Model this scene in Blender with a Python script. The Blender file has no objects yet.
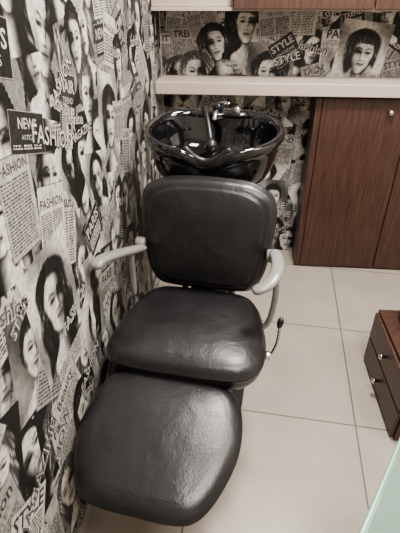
import bpy, math, random
import numpy as np
from mathutils import Vector, Matrix
C = bpy.context.scene.collection

# ------------------------------------------------------------------ helpers
def mat(name, col, rough=0.5, metal=0.0, spec=0.5, coat=0.0, bump=None, var=None, trans=0.0):
    m = bpy.data.materials.new(name); m.use_nodes = True
    nt = m.node_tree; b = nt.nodes["Principled BSDF"]
    b.inputs["Base Color"].default_value = (*col, 1)
    b.inputs["Roughness"].default_value = rough
    b.inputs["Metallic"].default_value = metal
    b.inputs["Specular IOR Level"].default_value = spec
    b.inputs["Coat Weight"].default_value = coat
    b.inputs["Transmission Weight"].default_value = trans
    tc = nt.nodes.new("ShaderNodeTexCoord")
    if bump:
        sc, st, det = bump
        n = nt.nodes.new("ShaderNodeTexNoise"); n.inputs["Scale"].default_value = sc
        n.inputs["Detail"].default_value = det
        bp = nt.nodes.new("ShaderNodeBump"); bp.inputs["Strength"].default_value = st
        bp.inputs["Distance"].default_value = 0.003
        nt.links.new(tc.outputs["Object"], n.inputs["Vector"])
        nt.links.new(n.outputs["Fac"], bp.inputs["Height"])
        nt.links.new(bp.outputs["Normal"], b.inputs["Normal"])
    if var:
        sc, amt = var
        n = nt.nodes.new("ShaderNodeTexNoise"); n.inputs["Scale"].default_value = sc
        n.inputs["Detail"].default_value = 5
        r = nt.nodes.new("ShaderNodeValToRGB")
        r.color_ramp.elements[0].position = .3; r.color_ramp.elements[1].position = .7
        r.color_ramp.elements[0].color = (*[c*(1-amt) for c in col], 1)
        r.color_ramp.elements[1].color = (*[min(1, c*(1+amt)) for c in col], 1)
        nt.links.new(tc.outputs["Object"], n.inputs["Vector"])
        nt.links.new(n.outputs["Fac"], r.inputs["Fac"])
        nt.links.new(r.outputs["Color"], b.inputs["Base Color"])
    return m

def mesh_obj(name, verts, faces, material=None, parent=None, smooth=False, cols=None):
    me = bpy.data.meshes.new(name); me.from_pydata(verts, [], faces); me.update()
    o = bpy.data.objects.new(name, me); C.objects.link(o)
    if material: me.materials.append(material)
    if smooth:
        for p in me.polygons: p.use_smooth = True
    if parent: o.parent = parent
    return o

import bmesh
def box(name, lo, hi, material, parent=None, bevel=0.0, rot=None):
    bm = bmesh.new(); bmesh.ops.create_cube(bm, size=1)
    c = [(a+b)/2 for a, b in zip(lo, hi)]; s = [b-a for a, b in zip(lo, hi)]
    for v in bm.verts: v.co = Vector((v.co.x*s[0], v.co.y*s[1], v.co.z*s[2]))
    if bevel: bmesh.ops.bevel(bm, geom=bm.edges[:], offset=bevel, segments=3, affect='EDGES', profile=.5)
    me = bpy.data.meshes.new(name); bm.to_mesh(me); bm.free()
    me.materials.append(material)
    o = bpy.data.objects.new(name, me); C.objects.link(o); o.location = c
    if rot: o.rotation_euler = rot
    if parent: o.parent = parent
    return o

def empty(name, loc=(0,0,0), rz=0):
    e = bpy.data.objects.new(name, None); C.objects.link(e); e.location = loc
    e.rotation_euler = (0,0,rz); e.empty_display_size = .1
    return e

def catmull(pts, n=8, closed=True):
    out = []; N = len(pts); P = [Vector(p) for p in pts]
    rng = range(N) if closed else range(N-1)
    for i in rng:
        if closed: p0,p1,p2,p3 = P[(i-1)%N],P[i],P[(i+1)%N],P[(i+2)%N]
        else: p0,p1,p2,p3 = P[max(i-1,0)],P[i],P[i+1],P[min(i+2,N-1)]
        for k in range(n):
            t = k/n
            out.append(.5*((2*p1)+(p2-p0)*t+(2*p0-5*p1+4*p2-p3)*t*t+(3*p1-p0-3*p2+p3)*t**3))
    if not closed: out.append(P[-1])
    return out

def loft(rings, cap0=True, cap1=True):
    verts=[]; faces=[]; n=len(rings[0])
    for r in rings: verts += [tuple(v) for v in r]
    for i in range(len(rings)-1):
        for j in range(n):
            a=i*n+j; b=i*n+(j+1)%n
            faces.append((a,b,b+n,a+n))
    if cap0: faces.append(tuple(range(n))[::-1])
    if cap1: faces.append(tuple(range((len(rings)-1)*n, len(rings)*n)))
    return verts, faces

def sweep(name, pts, w, h, material, parent, n=16, sub=6, up=Vector((0,0,1)), power=2.6, taper=None):
    """rounded cross-section swept along a path"""
    P = catmull(pts, sub, closed=False); rings=[]
    L=len(P)
    for i,p in enumerate(P):
        t = (P[min(i+1,L-1)]-P[max(i-1,0)]).normalized()
        side = t.cross(up)
        if side.length < 1e-4: side = t.cross(Vector((0,1,0)))
        side.normalize(); u2 = side.cross(t).normalized()
        s=1.0
        e=min(i,L-1-i)
        if taper and e<3: s=[.55,.82,.95][e]
        ring=[]
        for k in range(n):
            a=2*math.pi*k/n; ca,sa=math.cos(a),math.sin(a)
            x=math.copysign(abs(ca)**(2/power),ca)*w/2*s; y=math.copysign(abs(sa)**(2/power),sa)*h/2*s
            ring.append(p+side*x+u2*y)
        rings.append(ring)
    v,f=loft(rings)
    o=mesh_obj(name,v,f,material,parent,True)
    return o

def tube(name, pts, r, material, parent, n=12, sub=5):
    return sweep(name, pts, 2*r, 2*r, material, parent, n=n, sub=sub, power=2)

def lathe(name, prof, material, parent, loc=(0,0,0), rot=(0,0,0), n=32):
    rings=[[Vector((r*math.cos(2*math.pi*k/n), r*math.sin(2*math.pi*k/n), z)) for k in range(n)] for r,z in prof]
    v,f=loft(rings); o=mesh_obj(name,v,f,material,parent,True); o.location=loc; o.rotation_euler=rot
    return o

def pad(name, half, thick, crown, material, parent, groove=None, dome_pow=2.0):
    """upholstered cushion: symmetrical outline (right half control points front->back)"""
    ctrl=[(x,y,0) for x,y in half]
    ctrl+=[(-x,y,0) for x,y in reversed(half) if abs(x)>1e-5]
    out=catmull(ctrl,10)
    cx=sum(p.x for p in out)/len(out); cy=sum(p.y for p in out)/len(out)
    t=thick/2
    prof=[(.02,-t),(.5,-t),(.82,-t),(.90,-t*.98),(.95,-t*.85),(.98,-t*.55),(.995,-.2*t),(1.0,.05*t),
          (1.009,.14*t),(1.012,.20*t),(1.005,.27*t),(.994,.34*t),(.978,.52*t),(.955,.70*t),(.92,.86*t)]
    for s in (.88,.85,.83,.82,.81,.795,.77,.72,.66,.6,.5,.4,.3,.2,.1,.02):
        z=t*(1-.06*max(0,(s-.8)/.1))+crown*(1-(s/.9)**dome_pow)
        if groove:
            z-=.006*math.exp(-((s-groove)/.008)**2)
            if s>groove: z-=.002
        prof.append((s,z))
    rings=[[Vector((cx+(p.x-cx)*s, cy+(p.y-cy)*s, z)) for p in out] for s,z in prof]
    v,f=loft(rings); o=mesh_obj(name,v,f,material,parent,True)
    return o

# ------------------------------------------------------------------ materials
leather = mat("black_leather",(.013,.012,.013),.32,spec=.58,bump=(260,.25,3),var=(14,.22))
def leather_wrinkle(m):
    nt=m.node_tree; b=nt.nodes["Principled BSDF"]
    tc=nt.nodes.new("ShaderNodeTexCoord")
    n=nt.nodes.new("ShaderNodeTexNoise"); n.inputs["Scale"].default_value=8; n.inputs["Detail"].default_value=4
    n.inputs["Distortion"].default_value=.8
    bp=nt.nodes.new("ShaderNodeBump"); bp.inputs["Strength"].default_value=.34; bp.inputs["Distance"].default_value=.012
    nt.links.new(tc.outputs["Object"],n.inputs["Vector"]); nt.links.new(n.outputs["Fac"],bp.inputs["Height"])
    old=b.inputs["Normal"].links[0].from_node
    nt.links.new(bp.outputs["Normal"],old.inputs["Normal"])
leather_wrinkle(leather)
gloss = mat("basin_black_gloss",(.006,.006,.007),.08,spec=.6,coat=.5)
blackpl = mat("black_plastic",(.012,.012,.013),.35,bump=(150,.1,2))
chrome = mat("chrome",(.6,.6,.61),.16,metal=1)
greym = mat("arm_grey",(.20,.192,.18),.28,bump=(200,.05,2),var=(20,.06))
darkm = mat("dark_metal",(.04,.04,.042),.4,metal=.6)
beige = mat("beige_edge_glint",(.42,.38,.32),.5,var=(12,.08))  # pale tone imitates light reflected on the footrest cushion's side
cream = mat("cream_laminate",(.40,.33,.285),.4,var=(6,.04))
paint = mat("wall_paint",(.60,.56,.51),.8,var=(3,.03))
ceil_m= mat("ceiling_paint",(.8,.78,.75),.9,var=(3,.02))

def wood():
    m=bpy.data.materials.new("dark_wood"); m.use_nodes=True; nt=m.node_tree; b=nt.nodes["Principled BSDF"]
    tc=nt.nodes.new("ShaderNodeTexCoord"); mp=nt.nodes.new("ShaderNodeMapping")
    mp.inputs["Scale"].default_value=(60,60,3.0)
    n=nt.nodes.new("ShaderNodeTexNoise"); n.inputs["Scale"].default_value=1.6; n.inputs["Detail"].default_value=7; n.inputs["Distortion"].default_value=.4
    r=nt.nodes.new("ShaderNodeValToRGB")
    r.color_ramp.elements[0].position=.3; r.color_ramp.elements[0].color=(.034,.015,.0105,1)
    r.color_ramp.elements[1].position=.72; r.color_ramp.elements[1].color=(.080,.041,.030,1)
    nt.links.new(tc.outputs["Object"],mp.inputs[0]); nt.links.new(mp.outputs[0],n.inputs["Vector"])
    nt.links.new(n.outputs["Fac"],r.inputs["Fac"]); nt.links.new(r.outputs["Color"],b.inputs["Base Color"])
    b.inputs["Roughness"].default_value=.38
    return m
woodm=wood()

def floor_mat():
    m=bpy.data.materials.new("floor_tiles"); m.use_nodes=True; nt=m.node_tree; b=nt.nodes["Principled BSDF"]
    tc=nt.nodes.new("ShaderNodeTexCoord"); mp=nt.nodes.new("ShaderNodeMapping")
    mp.inputs["Rotation"].default_value=(0,0,math.radians(5)); mp.inputs["Location"].default_value=(.188,-.012,0)
    br=nt.nodes.new("ShaderNodeTexBrick"); br.offset=0; br.squash=1
    br.inputs["Scale"].default_value=1; br.inputs["Brick Width"].default_value=.62; br.inputs["Row Height"].default_value=.62
    br.inputs["Mortar Size"].default_value=.0034; br.inputs["Mortar Smooth"].default_value=.2
    br.inputs["Color1"].default_value=(.305,.268,.232,1); br.inputs["Color2"].default_value=(.285,.25,.217,1)
    br.inputs["Mortar"].default_value=(.11,.095,.08,1)
    n=nt.nodes.new("ShaderNodeTexNoise"); n.inputs["Scale"].default_value=5; n.inputs["Detail"].default_value=8
    n2=nt.nodes.new("ShaderNodeMapRange"); n2.inputs[3].default_value=.78; n2.inputs[4].default_value=1.20
    mx=nt.nodes.new("ShaderNodeVectorMath"); mx.operation='SCALE'
    L=nt.links.new
    L(tc.outputs["Object"],mp.inputs[0]); L(mp.outputs[0],br.inputs["Vector"]); L(mp.outputs[0],n.inputs["Vector"])
    L(n.outputs["Fac"],n2.inputs[0]); L(br.outputs["Color"],mx.inputs[0]); L(n2.outputs[0],mx.inputs["Scale"])
    L(mx.outputs[0],b.inputs["Base Color"])
    b.inputs["Roughness"].default_value=.36; b.inputs["Specular IOR Level"].default_value=.4
    return m

def paper_mat():
    m=bpy.data.materials.new("newsprint_wallpaper"); m.use_nodes=True; nt=m.node_tree; b=nt.nodes["Principled BSDF"]
    a=nt.nodes.new("ShaderNodeAttribute"); a.attribute_name="Col"
    tc=nt.nodes.new("ShaderNodeTexCoord")
    n=nt.nodes.new("ShaderNodeTexNoise"); n.inputs["Scale"].default_value=60; n.inputs["Detail"].default_value=6
    r=nt.nodes.new("ShaderNodeMapRange"); r.inputs[1].default_value=.3; r.inputs[2].default_value=.7
    r.inputs[3].default_value=.65; r.inputs[4].default_value=1.22
    mx=nt.nodes.new("ShaderNodeVectorMath"); mx.operation='SCALE'
    L=nt.links.new
    L(tc.outputs["Object"],n.inputs["Vector"]); L(n.outputs["Fac"],r.inputs[0])
    L(a.outputs["Color"],mx.inputs[0]); L(r.outputs[0],mx.inputs["Scale"]); L(mx.outputs[0],b.inputs["Base Color"])
    b.inputs["Roughness"].default_value=.5; b.inputs["Specular IOR Level"].default_value=.25
    return m
paperm=paper_mat()

# ------------------------------------------------------------------ wallpaper collage (printed sheet geometry)
_tc={}
def word(w, bold=.0):
    k=(w,bold)
    if k in _tc: return _tc[k]
    cu=bpy.data.curves.new("t",'FONT'); cu.body=w; cu.size=1; cu.resolution_u=2; cu.offset=bold
    o=bpy.data.objects.new("t",cu); C.objects.link(o)
    dg=bpy.context.evaluated_depsgraph_get(); dg.update()
    me=o.evaluated_get(dg).to_mesh()
    vs=[(v.co.x,v.co.y) for v in me.vertices]; ps=[[vs[i] for i in p.vertices] for p in me.polygons]
    o.evaluated_get(dg).to_mesh_clear()
    bpy.data.objects.remove(o); bpy.data.curves.remove(cu)
    xs=[v[0] for v in vs] or [0,1]
    x0,x1=min(xs),max(xs)
    ps=[[((x-x0)/.7,y/.7) for x,y in p] for p in ps]
    _tc[k]=(ps,(x1-x0)/.7)
    return _tc[k]

def clip(poly,W,H):
    for ax,lim,sg in ((0,0,1),(0,W,-1),(1,0,1),(1,H,-1)):
        out=[]; n=len(poly)
        for i in range(n):
            p,q=poly[i],poly[(i+1)%n]
            dp=(p[ax]-lim)*sg; dq=(q[ax]-lim)*sg
            if dp>=0: out.append(p)
            if (dp>=0)!=(dq>=0):
                t=dp/(dp-dq); out.append((p[0]+(q[0]-p[0])*t,p[1]+(q[1]-p[1])*t))
        poly=out
        if len(poly)<3: return None
    return poly

# ---- printed portraits: tone plotted on a fine mesh grid
GX,GY=44,57
gx=np.linspace(-.6,.6,GX+1); gy=np.linspace(-.80,.75,GY+1)
X,Y=np.meshgrid(gx,gy)
def ss(a,b,x):
    t=np.clip((x-a)/(b-a),0,1); return t*t*(3-2*t)
def ga(cx,cy,sx,sy): return np.exp(-((X-cx)/sx)**2-((Y-cy)/sy)**2)
def portrait(seed):
    r=np.random.RandomState(seed)
    style=seed%5
    k=r.uniform(-.06,.06)                 # three-quarter turn
    lx=r.choice([-1,1])*r.uniform(1.0,2.0) # light direction
    dark=r.rand()<.6
    hb=.02 if dark else .12; ha=.20 if dark else .42
    yc=(Y-.02)/.41
    w=.275*np.sqrt(np.clip(1-yc**2,0,1))*(1-.22*ss(.0,-.36,Y))
    fm=ss(.02,-.02,np.abs(X-k*.3)-w)*(np.abs(yc)<1)
    u=(X-k*.3)/np.maximum(w,.02)
    lit=np.clip(.66+lx*(X)*1.6-.35*np.abs(u)**4+.1*(Y),0.02,1)
    f=.80*lit
    f=f-.34*(ga(-.115+k,.10,.085,.05)+ga(.115+k,.10,.085,.05))
    f=f+.18*ga(k+.0,.0,.02,.09)+.15*ga(k-.14,-.04,.07,.06)+.15*ga(k+.14,-.04,.07,.06)+.12*ga(k,.3,.12,.07)
    f=f-.34*ga(k-np.sign(lx)*.042,.01,.018,.08)-.38*ga(k,-.095,.05,.018)
    for sx in(-1,1):
        ex=k+sx*.115
        f=f-.98*ga(ex,.088,.066,.021)-.6*ga(ex,.088,.024,.026)
        f=f+.35*ga(ex-.036,.082,.012,.010)+.3*ga(ex+.034,.082,.010,.009)
        f=f-.85*np.exp(-((X-ex)/.085)**4-((Y-(.175-.9*(X-ex)**2*4))/.015)**2)
        f=f-.55*ga(k+sx*.026,-.082,.012,.009)
    lip=np.exp(-((X-k)/.082)**4-((Y+.178)/.030)**2)
    f=f*(1-.86*lip)+.2*ga(k,-.195,.03,.010)*lip
    f=f-.4*np.exp(-((X-k)/.085)**4-((Y+.176)/.007)**2)-.2*ga(k,-.235,.06,.018)
    f=np.clip(f,.01,.95)
    nk=ss(.02,-.02,np.abs(X-.0)-(.115+.25*ss(-.45,-.72,Y)))*(Y<-.18)
    nt_=np.clip(.38+lx*X*1.5,.03,.65)*(1-.75*np.exp(-((Y+.36)/.08)**2))
    shd=ss(.03,-.03,Y+.50+.5*X**2+.25*np.abs(X))
    cl=r.choice([.02,.05,.4,.2])
    hw={0:.42,1:.43,2:.48,3:.36,4:.40}[style]; top=.60; bot={0:-.75,1:-.30,2:-.15,3:-.02,4:-.62}[style]
    yh=np.clip((Y-.12)/(top-.12),0,1)
    wv=.03*np.sin(Y*r.uniform(9,16)+r.rand()*6)*(style!=3)
    hwid=hw*np.sqrt(1-yh**2)+wv-(.10*ss(.1,-.3,Y) if style in(1,3) else -.05*ss(.1,-.5,Y))
    part=r.uniform(-.12,.12)
    hm=ss(.03,-.02,np.abs(X)-hwid)*ss(bot-.06,bot+.06,Y+.12*np.sin(X*17+seed))
    hm=hm*(Y<top)
    line={0:.33,1:.21,2:.30,3:.27,4:.34}[style]
    front=ss(-.02,.03,Y-(line+(.06-.9*(X-part)**2*(1.6 if style in(0,4) else .6))))
    side=ss(.0,.05,np.abs(X-k*.5)-(.22+.04*np.sin(Y*9)) )*(Y>-.55)
    hf=np.clip(front+side,0,1)
    ang=(X-part)/(np.abs(Y-.75)*.6+.15)
    tex=(.5+.5*np.sin(ang*28+5*np.sin(Y*5+seed)+r.rand()*6))*(.5+.5*np.sin(ang*61+Y*7))
    gl=np.exp(-((Y-.33+.8*np.abs(X))/.13)**2)+.5*np.exp(-((np.abs(X)-.38)/.06)**2)
    hv=np.clip(hb+ha*tex*(.25+gl*1.1),.01,.8)
    bgt=r.choice([.03,.08,.25,.45]); bg=np.clip(bgt*(1+.35*np.sin(X*5+Y*4+seed)),.02,.8)
    img=bg; alpha=np.zeros_like(X)
    img=img*(1-hm)+hv*hm; alpha=np.maximum(alpha,hm)
    img=img*(1-shd)+cl*shd; alpha=np.maximum(alpha,shd)
    img=img*(1-nk)+nt_*nk; alpha=np.maximum(alpha,nk*(Y>-.78))
    img=img*(1-fm)+f*fm; alpha=np.maximum(alpha,fm)
    if style in(0,4):
        hs=hm*side; img=img*(1-hs)+hv*hs
    h2=hm*hf*fm; img=img*(1-h2)+hv*h2
    img=np.clip(img,.0,1); img=img*.35+.65*ss(.08,.85,img)*.85
    return np.clip(img*.86,.014,.52), alpha
PORT=[portrait(s) for s in range(20)]

def wallpaper(name, W, H, seed, place, parent):
    R=random.Random(seed); polys=[]; grids=[]
    TC=np.array([1.0,.95,.88])
    def tone(v): return (v*TC[0], v*TC[1], v*TC[2])
    def add(pts, xf, v, layer):
        cx,cz,s,rot,mir=xf; ca,sa=math.cos(rot),math.sin(rot)
        q=[]
        for x,y in pts:
            x=x*mir
            q.append((cx+s*(x*ca-y*sa), cz+s*(x*sa+y*ca)))
        q=clip(q,W,H)
        if q: polys.append((q,tone(v),layer))
    def rect(x0,y0,x1,y1): return [(x0,y0),(x1,y0),(x1,y1),(x0,y1)]
    def put_word(w,xf,x,y,h,v,layer,bold=.0,center=True,maxw=None):
        ps,wd=word(w,bold)
        if maxw and wd*h>maxw: h=maxw/wd
        ox=x-wd*h/2 if center else x
        xf=(xf[0],xf[1],xf[2],xf[3],1)
        for p in ps: add([(ox+a*h,y+b*h) for a,b in p],xf,v,layer)
    def page(xf,w,h,L,dark,heads):
        bgv=R.uniform(.015,.05) if dark else R.uniform(.22,.46)
        ink=R.uniform(.36,.46) if dark else R.uniform(.02,.06)
        add(rect(-w/2-.002,-h/2-.002,w/2+.002,h/2+.002),xf,.06 if not dark else .25,L)
        add(rect(-w/2,-h/2,w/2,h/2),xf,bgv,L+1)
        y=h/2-.012
        if heads:
            hh=R.uniform(.020,.042); put_word(R.choice(heads),xf,0,y-hh,hh,ink,L+2,.02,True,w*.88); y-=hh+.012
            if R.random()<.4:
                put_word(R.choice(heads),xf,0,y-hh*.5,hh*.5,ink,L+2,.0,True,w*.7); y-=hh*.5+.01
        cols=R.choice((1,2,2,3)); cw=(w-.016)/cols; lh=R.choice((.006,.0075,.010))
        while y>-h/2+.012:
            for c in range(cols):
                x=-w/2+.008+c*cw; xe=x+cw-.007
                while x<xe-.004:
                    l=min(R.uniform(.005,.018),xe-x)
                    add(rect(x,y-lh*.58,x+l,y),xf,ink+ (R.uniform(0,.07)),L+2)
                    x+=l+.003
            y-=lh
    def face(xf,L):
        img,al=PORT[R.randrange(len(PORT))]
        framed=R.random()<.45
        cx,cz,s,rot,mir=xf; ca,sa=math.cos(rot),math.sin(rot)
        PX=cx+s*(X*mir*ca-Y*sa); PY=cz+s*(X*mir*sa+Y*ca)
        m=(PX>0)&(PX<W)&(PY>0)&(PY<H)
        if not framed: m=m&(al>.45)
        q=m[:-1,:-1]&m[1:,:-1]&m[:-1,1:]&m[1:,1:]
        idx=np.arange((GX+1)*(GY+1)).reshape(GY+1,GX+1)
        qs=np.stack([idx[:-1,:-1][q],idx[:-1,1:][q],idx[1:,1:][q],idx[1:,:-1][q]],1)
        if len(qs)==0: return
        us,inv=np.unique(qs,return_inverse=True); inv=inv.reshape(-1,4)
        grids.append((PX.ravel()[us],PY.ravel()[us],img.ravel()[us],inv,L+3))
    polys.append((rect(0,0,W,H),tone(.18),0))
    heads=["FASHION","Fashion","NOW","STYLE","TREND","PARIS","NEWS","LOOK","Beauty","MAGAZINE","ARTICLE","HAIR","IT'S"]
    du,dz=.135,.145; ni=int(W/du)+2; nj=int(H/dz)+2
    for i in range(ni):
        for j in range(nj):
            L=1+((i%3)*3+((j*2+i)%3))*6
            cx=(i-.3+R.uniform(-.25,.25)+(j%2)*.5)*du; cz=(j-.3+R.uniform(-.25,.25))*dz
            rot=R.gauss(0,.25)+R.choice((0,0,.25,-.25)); k=R.random()
            if k<.54: face((cx,cz,R.uniform(.15,.23),rot*.8,R.choice((-1,1))),L)
            elif k<.83: page((cx,cz,1,rot,1),R.uniform(.13,.19),R.uniform(.14,.22),L,False,heads)
            else: page((cx,cz,1,rot,1),R.uniform(.11,.16),R.uniform(.08,.15),L,True,heads)
    n=int(W*H*15)
    for k in range(n):
        cx=R.uniform(0,W); cz=R.uniform(0,H); rot=R.uniform(-.5,.5)
        h=R.uniform(.022,.044); w=R.choice(["FASHION","Fashion","FASHION","fashion","STYLE","NOW","MAGAZINE"]); v=R.choice((.45,.10,.22,.45))
        xf=(cx,cz,1,rot,1)
        put_word(w,xf,.003,-.003,h,.02 if v>.3 else .42,62+2*(k%8),.035)
        put_word(w,xf,0,0,h,v,63+2*(k%8),.01)
    verts=[];faces=[];cols=[]
    for q,c,l in polys:
        b=len(verts)
        for p in q: verts.append(place(p[0],p[1],l*3.0e-5+2e-4))
        faces.append(tuple(range(b,b+len(q)))); cols+= [(*c,1)]*len(q)
    for px,py,im,inv,l in grids:
        b=len(verts); o=l*3.0e-5+2e-4
        verts+=[place(float(a),float(c),o) for a,c in zip(px,py)]
        cols+=[(v*TC[0],v*TC[1],v*TC[2],1) for v in im]
        faces+=[tuple(t) for t in (inv+b).tolist()]
    o=mesh_obj(name,verts,faces,paperm,parent)
    at=o.data.color_attributes.new("Col",'FLOAT_COLOR','POINT')
    at.data.foreach_set("color",np.array(cols,dtype=np.float32).ravel())
    return o

# ------------------------------------------------------------------ room
XL,XR,YB,YF,ZC=-.455,2.1,2.66,-1.3,2.6
T=.1
wl=box("wall_left",(XL-T,YF,0),(XL,YB,ZC),paint)
wb=box("wall_back",(XL-T,YB,0),(XR+T,YB+T,ZC),paint)
box("wall_right",(XR,YF,0),(XR+T,YB,ZC),paint)
box("wall_front",(XL-T,YF-T,0),(XR+T,YF,ZC),paint)
fl=box("floor",(XL-T,YF-T,-.1),(XR+T,YB+T,0),floor_mat())
fl.data.transform(Matrix.Translation(fl.location)); fl.location=(0,0,0)
box("ceiling",(XL-T,YF-T,ZC),(XR+T,YB+T,ZC+.1),ceil_m)
WL=YB+.6
p1=wallpaper("wallpaper_left",WL,ZC,7,lambda u,z,o:(XL+o,YB-WL+u-0.004,z),None)
p1.parent=wl; p1.matrix_parent_inverse=Matrix.Translation(wl.location).inverted()
p2=wallpaper("wallpaper_back",2.0,1.75,21,lambda u,z,o:(XL+u+.004,YB-o,z),None)
p2.parent=wb; p2.matrix_parent_inverse=Matrix.Translation(wb.location).inverted()
box("baseboard_left",(XL,YF,0),(XL+.012,YB,.05),mat("skirting",(.25,.23,.21),.5,var=(8,.1)),bevel=.003)

# back cabinet + counter
cab=empty("wood_cabinet",(0,0,0))
box("body",(.412,2.472,.0),(1.95,2.655,1.055),woodm,cab,.002)
box("side_stile",(.407,2.452,.012),(.440,2.471,1.05),woodm,cab,.002)
box("door_a",(.443,2.452,.012),(.905,2.471,1.05),woodm,cab,.003)
box("door_b",(.910,2.452,.012),(1.40,2.471,1.05),woodm,cab,.003)
box("door_c",(1.405,2.452,.012),(1.95,2.471,1.05),woodm,cab,.003)
lathe("knob",[(.002,0),(.008,0),(.007,.012),(.013,.018),(.014,.024),(.010,.029),(.002,.030)],chrome,cab,(.800,2.452,.985),(math.pi/2,0,0))
ctr=box("countertop",(XL+.004,2.41,1.062),(1.97,YB-.006,1.125),cream,None,.005)
uc=empty("upper_wall_cabinet")
box("bottom_panel",(XL+.004,2.401,1.446),(1.97,YB-.006,1.462),cream,uc,.002)
box("carcass",(-.05,2.401,1.463),(1.97,YB-.006,2.2),woodm,uc,.002)
box("door_left",(-.05,2.38,1.454),(.6,2.400,2.2),woodm,uc,.003)
box("door_right",(.605,2.38,1.454),(1.97,2.400,2.2),woodm,uc,.003)
box("side_panel",(XL+.004,2.42,1.463),(-.052,YB-.006,2.2),cream,uc,.002)

# ------------------------------------------------------------------ chair
ch=empty("salon_shampoo_chair",(-.14,1.10,0),math.radians(-6.6))
seat=pad("seat",[(0,-.152),(.10,-.152),(.205,-.137),(.256,-.075),(.262,.03),(.245,.13),(.220,.22),(.175,.275),(.08,.29),(0,.292)],.098,.026,leather,ch,dome_pow=2.3)
seat.location=(0,0,.494)
back=pad("backrest",[(0,-.222),(.12,-.221),(.185,-.204),(.224,-.13),(.243,0),(.248,.09),(.228,.160),(.160,.198),(.08,.208),(0,.210)],.10,.024,leather,ch,groove=.84,dome_pow=2.8)
back.location=(.003,.330,.755); back.rotation_euler=(math.radians(90-9),0,0)
foot=pad("footrest",[(0,-.208),(.09,-.207),(.155,-.190),(.200,-.13),(.236,-.02),(.236,.08),(.208,.165),(.155,.196),(.08,.202),(0,.203)],.075,.018,leather,ch,dome_pow=2.4)
foot.location=(-.018,-.320,.406); foot.rotation_euler=(math.radians(13),0,math.radians(-2))
fs=pad("footrest_glint_plate",[(0,-.17),(.08,-.165),(.13,-.14),(.17,-.08),(.2,.01),(.2,.09),(.17,.14),(.12,.17),(.05,.172),(0,.173)],.022,.0,beige,ch)  # beige plate added to imitate light reflecting off the cushion's side edge
fs.location=(-.015,-.320,.360); fs.rotation_euler=(math.radians(13),0,math.radians(-2))
sh=pad("seat_shell",[(0,-.12),(.09,-.12),(.16,-.1),(.2,-.05),(.21,.03),(.2,.12),(.18,.2),(.13,.24),(.06,.25),(0,.25)],.03,.0,blackpl,ch)
sh.location=(0,0,.436)
box("seat_base",(-.15,-.02,.05),(.15,.30,.425),blackpl,ch,.02)
box("floor_plate",(-.19,-.10,.0),(.19,.42,.05),darkm,ch,.012)
for s in (-1,1):
    tube("footrest_bar_%d"%(1 if s<0 else 2),[(s*.09,.0,.41),(s*.09,-.14,.38),(s*.09,-.30,.348)],.012,chrome,ch)
    tube("backrest_bar_%d"%(1 if s<0 else 2),[(s*.10,.20,.42),(s*.10,.38,.44),(s*.10,.415,.54),(s*.10,.44,.76)],.013,darkm,ch)
def arm(tag,pts,brk):
    sweep("armrest_"+tag,pts,.044,.026,greym,ch,taper=True)
    tube("arm_bracket_"+tag,brk,.011,greym,ch)
arm("left",[(-.224,.26,.705),(-.238,.17,.742),(-.256,.08,.775),(-.275,.0,.797),(-.283,-.04,.790)],
    [(-.19,.18,.44),(-.245,.19,.47),(-.250,.19,.6),(-.240,.17,.735)])
arm("right",[(.258,.28,.735),(.274,.20,.735),(.272,.135,.728),(.248,.09,.712),(.205,.065,.698)],
    [(.19,.18,.44),(.258,.19,.47),(.278,.18,.6),(.272,.17,.72)])
for s in (-1,1):
    lathe("arm_pivot_%d"%(1 if s<0 else 2),[(.002,-.018),(.02,-.018),(.024,-.012),(.024,.012),(.02,.018),(.002,.018)],greym,ch,(s*.245+.005,.275,.715),(0,math.pi/2,0),24)
tube("recline_lever",[(.2,.05,.455),(.272,.04,.455),(.298,.05,.50),(.303,.06,.57)],.005,chrome,ch)
lathe("lever_knob",[(.001,-.02),(.007,-.019),(.010,-.008),(.011,.008),(.008,.018),(.001,.021)],blackpl,ch,(.303,.061,.588),(0,.1,0),16)
lathe("lever_hub",[(.001,-.012),(.014,-.012),(.016,-.006),(.016,.006),(.014,.012),(.001,.012)],chrome,ch,(.272,.04,.455),(0,math.pi/2,0),20)

# ------------------------------------------------------------------ basin
bs=empty("shampoo_basin",(-.094,1.665,0),math.radians(-4))
N=120
def bring(k, z0, zrim, notch, yshift=0):
    r=[]
    for i in range(N):
        a=2*math.pi*i/N; ca,sa=math.cos(a),math.sin(a)
        e=2.5
        x=math.copysign(abs(ca)**(2/e),ca)*.268; y=math.copysign(abs(sa)**(2/e),sa)*.215
        if y<0: x*=1-.12*(abs(y)/.215)
        g=math.exp(-(x/.070)**2) if sa<0 else 0
        y+= g*.035*notch
        yy=y*k+yshift
        z=z0+zrim*((y/.215)*.026 - g*.05*notch)
        r.append(Vector((x*k,yy,z)))
    return r
prof=[(.30,.885,0,0,.02),(.50,.886,0,0,.01),(.70,.892,.0,.1,.005),(.80,.905,.15,.2,.0),(.86,.935,.3,.4,.0),(.915,.985,.7,.8,0),
      (.945,1.025,1,1,0),(.955,1.040,1,1,0),(.985,1.046,1,1,0),(1.003,1.054,1,1,0),(1.008,1.066,1,1,0),(1.0,1.077,1,1,0),(.975,1.083,1,1,0),(.93,1.083,1,1,0),(.895,1.075,1,1,0),
      (.875,1.055,1,1,0),(.845,1.01,.8,.9,.002),(.79,.97,.55,.7,.006),(.68,.935,.3,.4,.01),(.5,.915,.1,.1,.012),(.3,.906,0,0,.015),(.12,.901,0,0,.015),(.02,.900,0,0,.015)]
v,f=loft([bring(*p) for p in prof])
mesh_obj("bowl",v,f,gloss,bs,True)
lathe("drain",[(.002,.0),(.03,.0),(.032,.003),(.026,.006),(.022,.003),(.002,.002)],chrome,bs,(0,.015,.903))
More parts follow.
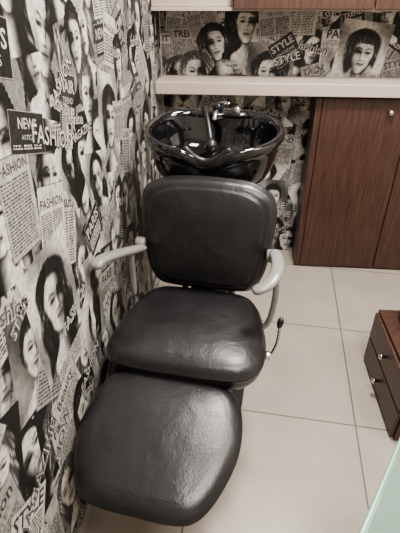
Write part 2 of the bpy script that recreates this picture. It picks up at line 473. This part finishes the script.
lathe("pedestal",[(.002,0),(.15,0),(.155,.02),(.12,.06),(.10,.2),(.095,.5),(.105,.75),(.13,.86),(.14,.892),(.002,.893)],blackpl,bs,(0,.02,0),n=40)
dk=sweep("tap_deck",[(-.12,.165,1.094),(0,.170,1.096),(.12,.165,1.094)],.06,.03,gloss,bs,taper=True)
lathe("mixer_body",[(.002,0),(.026,0),(.026,.006),(.02,.012),(.02,.035),(.023,.04),(.023,.052),(.017,.06),(.002,.062)],blackpl,bs,(.0,.145,1.082))
lathe("mixer_ring",[(.021,0),(.0275,0),(.0275,.006),(.021,.008)],chrome,bs,(.0,.145,1.098))
tube("mixer_lever",[(.0,.145,1.137),(.02,.125,1.148),(.05,.10,1.150)],.006,chrome,bs)
tube("mixer_spout",[(.0,.14,1.112),(-.005,.105,1.110),(-.008,.08,1.088)],.010,chrome,bs)
lathe("side_button",[(.002,0),(.013,0),(.014,.006),(.014,.020),(.010,.026),(.002,.027)],chrome,bs,(.075,.160,1.100))
lathe("spray_holder",[(.002,0),(.018,0),(.018,.01),(.014,.02),(.014,.03),(.002,.031)],blackpl,bs,(-.055,.158,1.092))
tube("spray_handle",[(-.055,.158,1.116),(-.045,.12,1.102),(-.028,.07,1.065),(-.015,.03,1.025)],.011,blackpl,bs)
lathe("spray_head",[(.002,0),(.02,0),(.026,.008),(.027,.02),(.02,.034),(.010,.045),(.002,.047)],blackpl,bs,(-.010,.005,.992),(math.radians(-28),0,0))
sweep("neck_cushion",[(-.085,-.178,1.055),(-.045,-.178,1.018),(0,-.175,1.003),(.045,-.178,1.018),(.085,-.178,1.055)],.03,.022,blackpl,bs,up=Vector((0,1,0)),taper=True)

# ------------------------------------------------------------------ drawer unit on the right
dr=empty("drawer_cabinet",(0,0,0))
box("body",(.675,1.15,.0),(1.12,1.62,.300),woodm,dr,.003)
for i in range(2):
    box("drawer_front_%d"%(i+1),(.660,1.16,.012+i*.142),(.674,1.61,.147+i*.142),woodm,dr,.003)
    lathe("knob_%d"%(i+1),[(.002,0),(.007,0),(.006,.012),(.012,.017),(.013,.023),(.009,.028),(.002,.029)],chrome,dr,(.660,1.39,.082+i*.142),(0,-math.pi/2,0),24)
bag=pad("black_bag",[(0,-.09),(.08,-.088),(.12,-.06),(.13,0),(.12,.06),(.08,.088),(0,.09)],.12,.02,blackpl,None)
bag.location=(.865,1.52,.361)

# ------------------------------------------------------------------ glass table bottom right
glass=mat("green_glass",(.30,.42,.36),.12,trans=.7,var=(3,.03))
gedge=mat("glass_edge_green",(.24,.40,.32),.25,spec=.6,var=(3,.05))
gt=empty("glass_table")
ol=[(.130,.224),(.36,.585),(.42,.65),(.95,.65),(1.0,.60),(1.0,.02),(.95,-.03),(.32,-.03),(.14,.15)]
vv=[(x,y,.788) for x,y in ol]+[(x,y,.80) for x,y in ol]; n=len(ol)
ff=[tuple(range(n))[::-1],tuple(range(n,2*n))]+[(i,(i+1)%n,(i+1)%n+n,i+n) for i in range(n)]
mesh_obj("glass_top",vv,ff,glass,gt)
rim=[Vector((x,y,.794)) for x,y in ol[:4]]
for i in range(len(rim)-1):
    tube("edge_trim_%d"%(i+1),[tuple(rim[i]),tuple((rim[i]+rim[i+1])/2),tuple(rim[i+1])],.0055,gedge,gt)
lathe("table_column",[(.002,0),(.17,0),(.17,.012),(.04,.03),(.03,.06),(.03,.74),(.09,.76),(.09,.787),(.002,.787)],chrome,gt,(.78,.22,0))

# ------------------------------------------------------------------ lights
lm=bpy.data.materials.new("lamp_glow"); lm.use_nodes=True
b=lm.node_tree.nodes["Principled BSDF"]; b.inputs["Emission Color"].default_value=(1,.95,.88,1); b.inputs["Emission Strength"].default_value=5
def panel(name,x,y,sx,sy,pw):
    e=empty(name,(x,y,0))
    box("frame",(-sx/2-.02,-sy/2-.02,ZC-.03),(sx/2+.02,sy/2+.02,ZC-.001),cream,e,.004)
    box("diffuser",(-sx/2,-sy/2,ZC-.034),(sx/2,sy/2,ZC-.031),lm,e)
    L=bpy.data.lights.new(name+"_light",'AREA'); L.shape='RECTANGLE'; L.size=sx; L.size_y=sy; L.energy=pw; L.color=(1,.955,.90)
    o=bpy.data.objects.new(name+"_light",L); C.objects.link(o); o.location=(0,0,ZC-.04); o.parent=e
panel("ceiling_light",.45,1.60,.32,.32,76)
panel("ceiling_light.001",.6,.1,.6,.6,52)
panel("ceiling_light.002",1.5,1.0,.5,.5,26)
w=bpy.data.worlds.new("World"); bpy.context.scene.world=w; w.use_nodes=True
w.node_tree.nodes["Background"].inputs[0].default_value=(.9,.93,1,1); w.node_tree.nodes["Background"].inputs[1].default_value=.3
try:
    bpy.context.scene.view_settings.look='AgX - Medium High Contrast'
except Exception: pass

cam=bpy.data.cameras.new("camera"); cam.sensor_fit='HORIZONTAL'; cam.sensor_width=36; cam.lens=38.7; cam.clip_start=.02
co=bpy.data.objects.new("camera",cam); C.objects.link(co)
co.location=(0,0,1.5); co.rotation_euler=(math.radians(58),0,math.radians(5))
bpy.context.scene.camera=co
